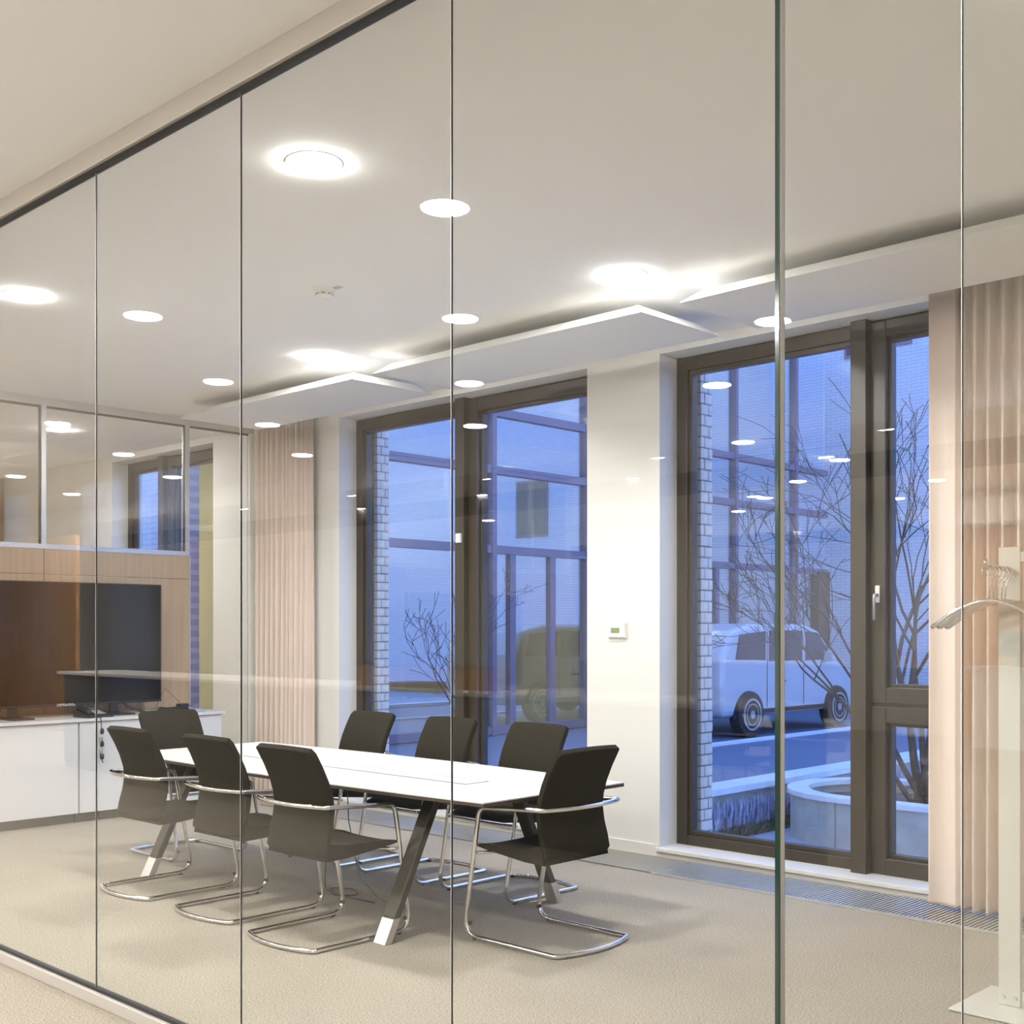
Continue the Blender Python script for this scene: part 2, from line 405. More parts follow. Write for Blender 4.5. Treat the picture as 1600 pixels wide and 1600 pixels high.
# ------------------------------------------------------------------ glass partition to the next room
wb = sroot('wall_back', (XW, 4.4, 0))
def LB(y): return y - 4.4
ys = [YG + .04, 3.06, 4.40, 5.72, YW]
obj('top_rail', box(-.03, .03, LB(YG + .04), LB(YW), 3.335, ZC), 'rail', wb)
obj('transom_rail', box(-.032, .032, LB(YG + .04), LB(5.74), 2.165, 2.205), 'alu', wb)
for y in (3.06, 4.40, 5.72): obj('mullion', box(-.03, .03, LB(y) - .02, LB(y) + .02, 2.205, 3.335), 'alu', wb)
obj('end_post', box(-.035, .035, LB(YW) - .05, LB(YW), 0, 3.335), 'wall', wb)
obj('end_profile', box(-.02, .02, LB(5.74), LB(5.755), 0, 2.165), 'alu', wb)
for a, b in zip(ys, ys[1:]):
    if a < 5.7:
        obj('glass_pane', box(-.005, .005, LB(a) + .02, LB(b) - .02, 2.205, 3.335), 'glass', wb)
        obj('gasket', boxes((-.012, .012, LB(a) + .02, LB(b) - .02, 3.32, 3.335), (-.012, .012, LB(b) - .028, LB(b) - .02, 2.205, 3.32)), 'edge_dark', wb)
obj('gasket', box(-.012, .012, LB(5.74), LB(YW) - .05, 3.32, 3.335), 'edge_dark', wb)
obj('glass_pane', box(-.005, .005, LB(5.757), LB(YW) - .05, .05, 3.335), 'glass', wb)
for a, b in ((YG + .04, 3.06), (3.06, 4.40), (4.40, 5.735)):
    obj('wood_panel', box(-.03, .03, LB(a) + .003, LB(b) - .003, .02, 1.955), 'oak_pale', wb)
    obj('wood_panel', box(-.03, .03, LB(a) + .003, LB(b) - .003, 1.96, 2.163), 'oak_pale', wb)
# next room: wooden doors on its far side
for i, (y0, y1, m) in enumerate(((2.6, 3.9, 'oak_yellow'), (4.0, 5.0, 'oak'), (5.05, 6.1, 'oak_yellow'))):
    struct(f'door_{i + 1}', box(-14.99, -14.9, y0, y1, 0, 2.9), m)
struct('trim_7', box(-14.99, -14.88, 2.5, 6.2, 2.9, 3.0), 'rail')

# ------------------------------------------------------------------ downlights
def downlight(loc, label, group, z):
    t = thing('downlight', label, 'ceiling light', (loc[0], loc[1], z), 0, group)
    obj('trim_ring', lathe([(.108, -.002), (.115, -.003), (.117, 0), (.108, 0)], 32), 'white_plastic', t, smooth=True)
    obj('diffuser', lathe([(0, -.0095), (.101, -.009), (.107, -.0065), (.108, -.001)], 32), 'lampglow', t)
    return t
d0 = downlight((-3.95, 2.95), 'round lit downlight over the end chair, near the corridor glass', None, ZC)
office_diff = [c for c in d0.children if c.name.startswith('diffuser')][0].data.copy(); office_diff.materials.clear(); office_diff.materials.append(M['lampglow_office'])
def dl(x, y, label, group=None, z=ZC):
    c = copy_tree(d0); c.location = (x, y, z); c['label'] = label
    if z > ZC:
        for ch in c.children:
            if ch.name.startswith('diffuser'): ch.data = office_diff
    if group: c['group'] = group
    return c
dl(-6.70, 2.98, 'round lit downlight near the corridor glass, over the table end by the television')
dl(-6.72, 5.06, 'round lit downlight beside the gap between the two hanging panels nearer the television')
dl(-4.00, 5.04, 'round lit downlight beside the hanging ceiling panels in front of the wide white pillar')
for x, y in ((-10.94, 5.2), (-13.4, 3.4)):
    dl(x, y, 'round lit downlight in the next room behind the glass partition', 'downlights in the next room')
for i in range(-4, 10):
    for j in range(0, 9):
        if (i + j) % 2 or (i, j) == (-1, 1): continue
        x, y = -4.03 - 1.365 * i, .90 - 1.40 * j
        if abs(y + 4.55) < .35: y -= .5
        dl(x, y, 'round lit downlight in the open office ceiling, mirrored in the glass', 'downlights of the open office', ZCC)

# smoke detector
sd = thing('smoke_detector', 'small white round smoke detector on the meeting room ceiling', 'smoke detector', (-5.38, 4.09, ZC))
obj('base', lathe([(0, 0), (.062, 0), (.062, -.014), (.055, -.018), (0, -.018)], 32), 'white_plastic', sd, smooth=False)
obj('chamber', lathe([(.046, -.018), (.048, -.030), (.042, -.046), (.020, -.054), (0, -.055)], 32), 'white_plastic', sd, smooth=True)
for k in range(8):
    a = 2 * PI * k / 8
    o = obj('vent_slot', box(-.012, .012, -.002, .002, -.0035, .0035), 'grey_plastic', sd); o.location = (.0475 * math.cos(a), .0475 * math.sin(a), -.031); o.rotation_euler = (0, 0, a + PI / 2)
obj('name_tag', box(.05, .11, .01, .045, -.003, 0), 'rail', sd)

# hanging ceiling panels: a slab whose edges are cut back upwards
for a, b, lab in ((-8.86, -6.60, 'white hanging ceiling panel in front of the beige curtain by the television'),
                  (-6.37, -4.06, 'white hanging ceiling panel in front of the wide white pillar'),
                  (-3.80, -1.50, 'white hanging ceiling panel in front of the window with the handle')):
    y0, y1 = 5.25, 6.02; zb, zt, c = 3.255, 3.325, .09
    t = thing('ceiling_panel', lab, 'ceiling panel', ((a + b) / 2, (y0 + y1) / 2, zb), 0, 'hanging ceiling panels')
    hx, hy = (b - a) / 2, (y1 - y0) / 2
    bm = bmesh.new()
    lo = [bm.verts.new(p) for p in ((-hx, -hy, 0), (hx, -hy, 0), (hx, hy, 0), (-hx, hy, 0))]
    up = [bm.verts.new(p) for p in ((-hx + c, -hy + c, zt - zb), (hx - c, -hy + c, zt - zb), (hx - c, hy - c, zt - zb), (-hx + c, hy - c, zt - zb))]
    bm.faces.new(lo[::-1]); bm.faces.new(up)
    for i in range(4): bm.faces.new((lo[i], lo[(i + 1) % 4], up[(i + 1) % 4], up[i]))
    obj('panel', bm, 'panel', t)
    for sx in (-1, 1):
        for sy in (-1, 1): obj('hanger_rod', cyl((sx * (hx - .3), .15 + sy * .1, zt - zb), .004, ZC - zt, 8), 'alu', t)

# ------------------------------------------------------------------ curtains
def curtain(name, x0, x1, y, z0, z1, lab, seed, pitch=.085, flat=0.0):
    rnd = random.Random(seed); bm = bmesh.new(); cols = []; x = x0; ph = 0; n = int((x1 - x0) / .008); p = pitch; 
    for i in range(n + 1):
        x = x0 + (x1 - x0) * i / n
        if flat and x - x0 < flat: d = .02 * math.sin((x - x0) / flat * PI * 1.2)
        else:
            ph += .008 / p * 2 * PI
            if ph > 2 * PI: ph -= 2 * PI; p = pitch * rnd.uniform(.65, 1.5)
            sn = math.sin(ph); d = .048 * math.copysign(abs(sn) ** .7, sn) + .010 * math.sin(2 * ph + .6)
        cols.append((x, d))
    rows = [z0, z0 + .02, z0 + .35, z0 + 1.1, z0 + 1.9, z0 + 2.7, z1]
    grid = []
    for r, z in enumerate(rows):
        k = 1 - .35 * (z - z0) / (z1 - z0)
        grid.append([bm.verts.new((cx - (x0 + x1) / 2, dd * k + .004 * math.sin(cx * 23 + r), z - z0)) for cx, dd in cols])
    for a, b in zip(grid, grid[1:]):
        for i in range(len(a) - 1): bm.faces.new((a[i], a[i + 1], b[i + 1], b[i]))
    t = thing(name, lab, 'curtain', ((x0 + x1) / 2, y, z0))
    o = obj('cloth', bm, 'curtain', t, smooth=True); s = o.modifiers.new('thick', 'SOLIDIFY'); s.thickness = .003
    obj('curtain_rail', box((x0 - x1) / 2 - .05, (x1 - x0) / 2 + .05, -.012, .012, z1 - z0, ZC - z0), 'white_plastic', t)
    return t
curtain('curtain', -9.36, -8.50, 6.34, .03, 3.375, 'pale beige pleated curtain between the television wall and the window', 3, .075)
curtain('curtain', -2.86, -1.10, 6.22, .025, 3.375, 'pale beige pleated curtain beside the coat rack, drawn over the window edge', 5, .058, .16)

# ------------------------------------------------------------------ thermostat
th = thing('thermostat', 'small white wall thermostat with a greenish display on the pillar', 'thermostat', (-5.16, YW, 1.50))
obj('body', box(-.075, .075, -.026, 0, -.05, .05), 'white_plastic', th, bevel=.006)
obj('display', box(-.045, .030, -.0275, -.0255, -.018, .018), 'lcd', th)
obj('button', box(.045, .062, -.029, -.025, -.015, .015), 'white_plastic', th, bevel=.002)
obj('wall_plate', box(-.082, .082, -.008, 0, -.057, .057), 'white_plastic', th, bevel=.003)

# ------------------------------------------------------------------ floor grille of the trench heater
fg = thing('floor_grille', 'metal slat grille of the trench heater along the window wall', 'floor grille', (-3.0, 6.15, 0))
gx0, gx1, gy0, gy1 = -4.50, -1.40, 5.93, 6.36
obj('trough', box(gx0 + 3.0, gx1 + 3.0, gy0 - 6.15, gy1 - 6.15, .001, .003), 'slot', fg)
obj('edge_strip', box(gx0 + 3.0, gx1 + 3.0, gy0 - 6.162, gy0 - 6.15, .001, .012), 'grille', fg)
obj('edge_strip', box(gx0 + 3.0, gx1 + 3.0, gy1 - 6.15, gy1 - 6.138, .001, .012), 'grille', fg)
sl = obj('slat', box(-.006, .006, gy0 - 6.15, gy1 - 6.15, .003, .011), 'grille', fg); x = gx0 + 3.012; sl.location.x = x
while x < gx1 + 2.98:
    x += .0245; c = sl.copy(); C.objects.link(c); c.location.x = x
for i, (a, b) in enumerate(((-5.9, -4.51), (-7.3, -5.905), (-8.7, -7.305))):
    tag(obj('floor_cover', box(a, b, 5.93, 6.36, .001, .009), 'cover', bevel=.002), ['smooth grey floor cover plate meeting the metal grille below the pillar', 'smooth grey floor cover plate below the window with the sensor', 'smooth grey floor cover plate by the beige curtain near the television'][i], 'floor cover')

# ================================================================== CONFERENCE TABLE
TX, TY, TZ = -5.47, 4.33, .72
tb = thing('conference_table', 'long white boat-shaped conference table on splayed dark legs', 'table', (TX, TY, 0))
def boat(hl, he, hm, n=24, cr=.03):
    p = []
    for i in range(n + 1):
        x = -hl + 2 * hl * i / n; p.append((x, -(he + (hm - he) * (1 - (x / hl) ** 2))))
    for i in range(n + 1):
        x = hl - 2 * hl * i / n; p.append((x, he + (hm - he) * (1 - (x / hl) ** 2)))
    return p
obj('tabletop', prism(boat(1.62, .51, .58), TZ - .007, TZ), 'laminate', tb, bevel=.002)
obj('tabletop_edge', prism(boat(1.618, .508, .578), TZ - .022, TZ - .007), 'edge_dark', tb)
# long cable flap: two flush leaves with dark joints
fl = obj('cable_slot', box(-.90, 1.10, -.12, .05, TZ + .0002, TZ + .0008), 'slot', tb)
obj('flap', box(-.892, 1.092, -.111, .041, TZ + .0006, TZ + .0016), 'laminate', fl)
obj('underframe', boxes((-1.28, 1.28, -.30, -.24, TZ - .075, TZ - .022), (-1.28, 1.28, .24, .30, TZ - .075, TZ - .022), (-1.205, -1.13, -.24, .24, TZ - .06, TZ - .022), (1.005, 1.08, -.24, .24, TZ - .06, TZ - .022)), 'leg', tb)
for sx in (-1, 1):
    for sy in (-1, 1):
        lx = 1.043 if sx > 0 else -1.167; top = Vector((lx, sy * .28, TZ - .03)); bot = Vector((lx, sy * .62, .0))
        d = bot - top
        def rot_bar(t0, t1, wx, wy):
            bm = bmesh.new(); a, b = top + d * t0, top + d * t1; V = []
            for q in (a, b): V += [bm.verts.new(q + Vector(o)) for o in ((-wx, -wy, 0), (wx, -wy, 0), (wx, wy, 0), (-wx, wy, 0))]
            for f in ((3, 2, 1, 0), (4, 5, 6, 7), (0, 1, 5, 4), (1, 2, 6, 5), (2, 3, 7, 6), (3, 0, 4, 7)): bm.faces.new([V[i] for i in f])
            bmesh.ops.recalc_face_normals(bm, faces=bm.faces); return bm
        lg = obj('leg', rot_bar(0, .83, .042, .022), 'leg', tb, bevel=.005)
        ft = obj('foot_cap', rot_bar(.83, 1.0, .043, .023), 'alu', lg, bevel=.003)
        obj('bracket', box(top.x - .09, top.x + .09, top.y - .09, top.y + .09, TZ - .05, TZ - .022), 'alu', tb, bevel=.006)

# ------------------------------------------------------------------ chairs
def make_chair():
    r = thing('conference_chair', '', 'chair')
    # one bent tube: rear bar, runners, front legs, arms and the bow behind the backrest
    W, za, zr = .262, .655, .0135
    yr, yf = -.33, .27
    rear = [(-W + 2 * W * k / 8, yr - .055 * (1 - (k / 4 - 1) ** 2), zr) for k in range(9)]
    bow = [(.275 - .55 * k / 8, -.265 - .05 * (1 - (k / 4 - 1) ** 2), .672) for k in range(9)]
    right = [(W, yf, zr), (W + .008, .155, za - .008)]
    left = [(-W - .008, .155, za - .008), (-W, yf, zr)]
    pts = rear + right + bow + left
    rad = [.02] + [0] * 7 + [.02] + [.085, .06] + [.02] + [0] * 7 + [.02] + [.06, .085]
    P = fillet(pts, rad, closed=True, seg=6)
    obj('frame', tube(P, .0115, 10, closed=True), 'chrome', r, smooth=True)
    for sx in (-1, 1):
        obj('glide', cyl((sx * W, .19, .0), .012, .014, 10), 'rubber', r); obj('glide', cyl((sx * (W - .02), yr + .01, .0), .012, .014, 10), 'rubber', r)
        obj('stop', cyl((sx * W - (.0 if sx < 0 else .022), .243, .07), .009, .022, 10, axis='x'), 'rubber', r)
    sup = [(-W - .004, .175, .425), (-.12, .15, .415), (.12, .15, .415), (W + .004, .175, .425)]
    obj('seat_support', tube(sup, .008, 8), 'chrome', r, smooth=True)
    # backrest shell
    prof = [(-.235, .425), (-.245, .445), (-.235, .50), (-.215, .57), (-.205, .64), (-.212, .70), (-.235, .77), (-.268, .84), (-.305, .905), (-.325, .936)]
    bm = bmesh.new(); nu = 12; rows = []
    for i, (y, z) in enumerate(prof):
        h = .235 - .012 * (z - .42) / .5
        if i == 0: h -= .010
        if i == len(prof) - 1: h -= .010
        row = []
        for k in range(nu + 1):
            u = -1 + 2 * k / nu
            row.append(bm.verts.new((u * h, y - .018 * (1 - u * u), z - (.008 * u * u if i == len(prof) - 1 else 0))))
        rows.append(row)
    for a, b in zip(rows, rows[1:]):
        for k in range(nu): bm.faces.new((a[k], a[k + 1], b[k + 1], b[k]))
    o = obj('backrest', bm, 'fabric', r, smooth=True)
    m = o.modifiers.new('s', 'SOLIDIFY'); m.thickness = .034; m.offset = -1
    m = o.modifiers.new('b', 'BEVEL'); m.width = .009; m.segments = 3; m.limit_method = 'ANGLE'; m.angle_limit = math.radians(50)
    # seat: wedge, thick towards the back
    top = [(-.215, .492), (-.10, .474), (.05, .470), (.16, .468), (.225, .455)]
    bot = [(-.235, .408), (-.10, .412), (.05, .428), (.16, .440), (.225, .444)]
    bm = bmesh.new(); R = []
    for (ty, tz), (by, bz) in zip(top, bot):
        hw = .232 - (.018 if ty > .2 else 0)
        R.append(([bm.verts.new((-hw + 2 * hw * k / 8, ty, tz - .012 * (1 - (k / 4 - 1) ** 2))) for k in range(9)], [bm.verts.new((-hw + 2 * hw * k / 8, by, bz)) for k in range(9)]))
    for (t0, b0), (t1, b1) in zip(R, R[1:]):
        for k in range(8): bm.faces.new((t0[k], t0[k + 1], t1[k + 1], t1[k])); bm.faces.new((b0[k], b1[k], b1[k + 1], b0[k + 1]))
        bm.faces.new((t0[0], t1[0], b1[0], b0[0])); bm.faces.new((t0[8], b0[8], b1[8], t1[8]))
    for t0, b0 in (R[0], R[-1]):
        for k in range(8): bm.faces.new((t0[k], t0[k + 1], b0[k + 1], b0[k]))
    bmesh.ops.recalc_face_normals(bm, faces=bm.faces)
    obj('seat', bm, 'fabric', r, smooth=False, bevel=.012, seg=3)
    return r
ch0 = make_chair()
CH = [(-4.767, 3.69, 0, 'dark fabric cantilever chair on the corridor side of the table, furthest from the sideboard'),
      (-5.52, 3.73, 0, 'dark fabric cantilever chair in the middle of the corridor side of the table'),
      (-6.31, 3.71, 0, 'dark fabric cantilever chair on the corridor side of the table, nearest the white sideboard'),
      (-3.965, 4.33, PI / 2, 'dark fabric cantilever chair at the table end by the floor grille and pillar'),
      (-4.80, 4.93, PI, 'dark fabric cantilever chair on the window side of the table, nearest the white pillar'),
      (-5.53, 4.91, PI, 'dark fabric cantilever chair in the middle of the window side of the table'),
      (-6.30, 4.90, PI, 'dark fabric cantilever chair on the window side of the table, nearest the left beige curtain'),
      (-7.16, 4.33, -PI / 2, 'dark fabric cantilever chair at the table end in front of the white sideboard')]
for i, (x, y, rz, lab) in enumerate(CH):
    c = ch0 if i == 0 else copy_tree(ch0)
    c.location = (x, y, 0); c.rotation_euler = (0, 0, rz); tag(c, lab, 'chair', 'chairs around the conference table')

# cables under the table
def cable(name, pts, r, m, lab):
    return tag(obj(name, tube(fillet(pts, .06), r, 6), m, smooth=True), lab, 'cable')
cable('power_cable', [(-5.62, 4.30, .69), (-5.63, 4.30, .35), (-5.60, 4.26, .006), (-5.42, 4.18, .006), (-5.30, 4.28, .006), (-5.45, 4.36, .006), (-5.62, 4.28, .006), (-5.40, 4.20, .006), (-5.1, 4.22, .006)], .004, 'cable', 'black cable hanging from the tabletop and coiled on the carpet')
cable('network_cable', [(-5.50, 4.34, .69), (-5.48, 4.34, .40), (-5.36, 4.32, .10), (-5.16, 4.30, .006), (-5.0, 4.26, .006), (-5.12, 4.36, .006)], .003, 'cable_green', 'thin green cable curving from the tabletop down to the carpet')

# ================================================================== SIDEBOARD WALL
SX0, SX1 = -9.50, -8.885
for y0, y1, lab in ((4.39, 5.67, 'white sideboard unit behind the end chair, below the cable tray'), (3.10, 4.386, 'white sideboard unit below the television middle, left of the hanging cord'), (2.40, 3.096, 'narrow white sideboard unit beside the corridor glass')):
    yc = (y0 + y1) / 2; h = (y1 - y0) / 2
    t = thing('sideboard', lab, 'cabinet', ((SX0 + SX1) / 2, yc, 0), 0, 'white sideboard units below the television'); hx = (SX1 - SX0) / 2
    obj('carcass', box(-hx, hx - .024, -h + .002, h - .002, .075, .785), 'laminate', t)
    obj('plinth', box(-hx, hx - .07, -h + .002, h - .002, 0, .075), 'dark', t)
    obj('door', box(hx - .021, hx, -h + .004, h - .004, .078, .782), 'laminate', t, bevel=.002)
tag(obj('worktop', box(SX0, SX1 + .018, 2.40, 5.69, .787, .812), 'laminate', bevel=.002), 'thin white worktop running over the sideboard units', 'worktop')
# television
tv = thing('television', 'large black flat television standing on the white sideboard', 'television', (-9.22, 4.43, .812))
obj('bezel', box(-.025, .025, -.845, .845, .085, 1.075), 'tv_body', tv, bevel=.004)
sc = obj('screen', box(.0255, .027, -.833, .833, .105, 1.064), 'tv_screen', tv)
obj('back_shell', box(-.055, -.025, -.6, .6, .15, .85), 'tv_body', tv, bevel=.01)
for s in (-1, 1):
    obj('stand_arm', tube(fillet([(0, s * .50, .10), (.02, s * .54, .05), (.16, s * .62, .012)], .04), .011, 8), 'tv_body', tv, smooth=True)
    obj('stand_foot', box(-.13, .20, s * .42 - .09, s * .42 + .09, 0, .014), 'tv_body', tv, bevel=.004); obj('stand_neck', box(-.02, .02, s * .42 - .035, s * .42 + .035, .014, .10), 'tv_body', tv, bevel=.003)
text('logo', 'SAMSUNG', .034, 'screen_text', tv, (.0262, 0, .0955), (PI / 2, 0, PI / 2), .0006)
# desk phone
ph = thing('desk_phone', 'dark grey desk telephone lying on the sideboard in front of the television', 'telephone', (-8.99, 4.56, .812), .12)
obj('body', prism([(-.10, 0), (.10, 0), (.10, .022), (-.10, .062)], -.12, .12, axis='y'), 'tv_body', ph, bevel=.006)
hs = obj('handset', tube(fillet([(-.09, -.085, .055), (-.07, -.085, .085), (.06, -.085, .055), (.08, -.085, .030)], .02), .019, 10), 'tv_body', ph, smooth=True)
obj('keypad', prism([(-.02, .050), (.085, .029), (.085, .032), (-.02, .053)], -.03, .06, axis='y'), 'grey_plastic', ph)
obj('display', prism([(-.085, .064), (-.035, .053), (-.035, .056), (-.085, .067)], -.03, .08, axis='y'), 'counter_grey', ph)
# chain of plugs hanging over the sideboard front
cd = thing('adapter_chain', 'cord with dark plug adapters hanging over the sideboard front', 'cable', (-8.855, 4.55, .55))
obj('cord', tube(fillet([(-.10, .03, .270), (.005, 0, .275), (.012, 0, .20), (.005, .01, .08), (.010, -.01, -.04), (.006, .02, -.09)], .03), .004, 6), 'cable', cd, smooth=True)
for k in range(5):
    obj('plug', lathe([(0, -.024), (.014, -.02), (.017, 0), (.012, .02), (0, .024)], 10, (.012, .006 * (-1) ** k, .16 - .05 * k)), 'grey_plastic' if k % 2 else 'tv_body', cd, smooth=True)
# cable tray with adapters
ct = thing('adapter_tray', 'silver tray heaped with black power adapters on the sideboard', 'tray', (-9.0, 5.28, .812))
obj('tray', boxes((-.12, .12, -.19, .23, 0, .008), (-.12, -.112, -.19, .23, .008, .022), (.112, .12, -.19, .23, .008, .022)), 'alu', ct, bevel=.002)
obj('adapter', box(-.06, .02, .0, .13, .008, .045), 'tv_body', ct, bevel=.01); obj('adapter', box(-.03, .04, .03, .12, .045, .075), 'tv_body', ct, bevel=.01)
obj('adapter', box(-.02, .05, -.13, -.05, .008, .035), 'cable', ct, bevel=.008)
rnd = random.Random(4); pts = [(rnd.uniform(-.08, .08), rnd.uniform(-.22, .20), rnd.uniform(.015, .06)) for _ in range(26)]
obj('lead', tube(fillet(pts, .03, seg=4), .0032, 6), 'cable', ct, smooth=True)
obj('lead', tube([(-.1, -.12, .03), (-.15, .0, .20), (-.1, .13, .06)], .0022, 6), 'cable', ct)
# ================================================================== COAT RACK
rk = thing('coat_rack', 'light grey flat-post coat rack standing on a steel base plate', 'coat rack', (-1.87, 4.80, 0))
obj('base_plate', box(-.165, .55, -.20, .22, .003, .012), 'rack', rk, bevel=.002)
pst = obj('post', box(-.043, .043, -.012, .012, .012, 1.83), 'rack', rk, bevel=.003)
for s in (-1, 1): obj('bolt', cyl((s * .024, -.016, .045), .009, .005, 12, axis='y'), 'alu', pst)
obj('hanging_rail', tube(fillet([(0, .012, 1.74), (0, -.235, 1.74), (0, -.25, 1.77)], .02), .009, 10), 'chrome', rk, smooth=True)
obj('post', box(.36, .446, -.012, .012, .012, 1.83), 'rack', rk, bevel=.003)
obj('crossbar', box(.043, .36, -.010, .010, 1.77, 1.81), 'rack', rk, bevel=.002)
def hanger():
    r = thing('clothes_hanger', '', 'hanger')
    hook = [(.028 * math.cos(a) , 0, .028 * math.sin(a)) for a in [math.radians(d) for d in range(-150 + 180 - 30 + 180, -61, -20)]]
    hook = [(.028 * math.cos(math.radians(d)), 0, .028 * math.sin(math.radians(d)) - .012) for d in range(200, -71, -18)]
    obj('hook', tube(hook + [(.004, 0, -.06), (0, 0, -.115)], .0032, 8), 'chrome', r, smooth=True)
    arc = [(-.225 + .45 * k / 14, .0, -.118 - .105 * abs(-1 + k / 7) ** 1.7) for k in range(15)]
    obj('shoulder_bar', tube(arc, .009, 8), 'chrome', r, smooth=True)
    return r
h0 = hanger()
for k, (dy, tilt) in enumerate(((-.205, .03), (-.165, -.03), (-.125, .05), (-.085, .0), (-.05, .06))):
    h = h0 if k == 0 else copy_tree(h0)
    h.location = (-1.872, 4.80 + dy, 1.734); h.rotation_euler = (0, 0, tilt); tag(h, 'chrome clothes hanger hooked on the coat rack rail', 'hanger', 'hangers on the coat rack')

# ================================================================== OUTSIDE
ZG, ZS = -.45, -.06
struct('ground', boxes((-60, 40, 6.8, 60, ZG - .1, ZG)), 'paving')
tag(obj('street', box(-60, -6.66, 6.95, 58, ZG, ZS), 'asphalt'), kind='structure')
rw = thing('retaining_wall', 'low concrete wall with a pale coping along the street', 'wall', (-6.55, 15, ZG))
for k in range(9): obj('wall_block', box(-.10, .10, -7.9 + 2 * k, -7.9 + 2 * k + 1.992, 0, -ZG - .05), 'concrete', rw)
for k in range(9): obj('coping', box(-.16, .16, -7.9 + 2 * k, -7.9 + 2 * k + 1.994, -ZG - .05, -ZG + .01), 'coping', rw)
kb = thing('kerb', 'pale kerb line along the street in front of the parked car', 'kerb', (-9.25, 15, ZS))
for k in range(16): obj('kerb_stone', box(-.07, .07, -7.9 + k, -7.9 + k + .992, 0, .035), 'coping', kb)
# planter: stadium shaped concrete ring
def stadium(x0, x1, y0, y1, n=14):
    r = (y1 - y0) / 2; yc = (y0 + y1) / 2
    return [(x1, y0), (x1, y1)] + [(x0 + r - r * math.sin(PI * k / n), yc + r * math.cos(PI * k / n)) for k in range(n + 1)]
pl = thing('planter', 'round-ended concrete planter with a pale rim in the courtyard', 'planter', (-3.5, 10.6, ZG))
def ring(x0, x1, y0, y1, t, z0, z1):
    bm = bmesh.new(); A = stadium(x0, x1, y0, y1); B = stadium(x0 + t, x1, y0 + t, y1 - t)
    B[0] = (x1, y0 + t); B[1] = (x1, y1 - t); n = len(A)
    V = [[bm.verts.new((p[0] + 3.5, p[1] - 10.6, z)) for p in P] for P, z in ((A, z0), (A, z1), (B, z1), (B, z0))]
    for a, b in zip(V, V[1:] + V[:1]):
        for i in range(n): bm.faces.new((a[i], a[(i + 1) % n], b[(i + 1) % n], b[i]))
    bmesh.ops.recalc_face_normals(bm, faces=bm.faces); return bm
obj('planter_wall', ring(-6.18, 1.5, 9.74, 11.46, .12, 0, .41), 'concrete', pl)
obj('planter_rim', ring(-6.21, 1.5, 9.71, 11.49, .20, .41, .455), 'coping', pl)
obj('soil', prism([(p[0] + 3.5, p[1] - 10.6) for p in stadium(-6.03, 1.45, 9.88, 11.32)], .1, .33), 'soil', pl)
for x in (-5.35, -3.3, -1.2): obj('panel_joint', box(x + 3.5 - .006, x + 3.5 + .006, 9.736 - 10.6, 9.742 - 10.6, 0, .41), 'mortar', pl)
# frosted lavender in front of the low wall, small shrub leaves
def tuft_patch(name, m, n, area, hgt, rnd, label, cat):
    bm = bmesh.new()
    for _ in range(n):
        x, y = area(rnd); h = rnd.uniform(*hgt); a = rnd.uniform(0, PI); lx, ly = rnd.uniform(-.03, .03), rnd.uniform(-.08, .08); wv = .012
        v = [bm.verts.new(p) for p in ((x - wv * math.cos(a), y - wv * math.sin(a), ZG), (x + wv * math.cos(a), y + wv * math.sin(a), ZG), (x + lx + wv * math.cos(a), y + ly + wv * math.sin(a), ZG + h * .8), (x + lx, y + ly, ZG + h), (x + lx - wv * math.cos(a), y + ly - wv * math.sin(a), ZG + h * .8))]
        bm.faces.new(v)
    o = obj(name, bm, m); tag(o, label, cat, kind='stuff'); return o
def lav_area(r): return r.uniform(-6.40, -6.30), r.uniform(7.2, 20)
tuft_patch('lavender_bed', 'lavender', 6500, lav_area, (.20, .38), random.Random(2), 'frosted pale lavender bed in front of the low wall', 'plants')
def shr_area(r): return r.uniform(-6.29, -6.26), r.uniform(7.2, 20)
tuft_patch('ground_shrub', 'shrub', 3200, shr_area, (.06, .13), random.Random(3), 'low dark ground cover along the lavender bed', 'plants')
# bare tree in the planter
def bare_tree(name, base, stems, lab, seed, depth=5, twig=.0034, r0=.045):
    rnd = random.Random(seed); t = thing(name, lab, 'tree', base); bmT = bmesh.new(); bmB = bmesh.new()
    def grow(p, d, L, r, lev):
        n = 4; P = [p.copy()]; R = [r]
        for k in range(n):
            d = (d + Vector((rnd.gauss(0, .10), rnd.gauss(0, .10), rnd.gauss(.03, .07)))).normalized(); p = p + d * L / n; P.append(p.copy()); R.append(max(twig, r * (1 - .38 * (k + 1) / n)))
        tube(P, r, 5 if lev < 2 else 3, bm=bmT if lev == 0 else bmB, radii=R)
        if lev >= depth: return
        kids = 3 if lev < 3 else 2
        for c in range(kids):
            ax = Vector((rnd.gauss(0, 1), rnd.gauss(0, 1), rnd.gauss(0, .5))); ax = (ax - d * ax.dot(d)).normalized()
            nd = (d + ax * rnd.uniform(.35, .85)).normalized(); k = rnd.choice((2, 3, 4, 4))
            grow(P[k], nd, L * rnd.uniform(.58, .80), max(twig, R[k] * .72), lev + 1)
    for d, L, r in stems: grow(Vector((rnd.uniform(-.06, .06), rnd.uniform(-.06, .06), 0)), Vector(d).normalized(), L, r, 0)
    obj('trunk', bmT, 'bark', t, smooth=True); obj('branches', bmB, 'bark', t, smooth=True)
    return t
bare_tree('bare_tree', (-5.0, 10.7, -.13), [((-.20, -.02, 1), 1.75, .042), ((-.62, .0, .85), 1.5, .032), ((.14, .05, 1), 1.6, .036), ((-.04, -.1, 1), 1.6, .034), ((-.42, -.1, .9), 1.2, .028)], 'leafless tree with several thin stems in the concrete planter', 11)
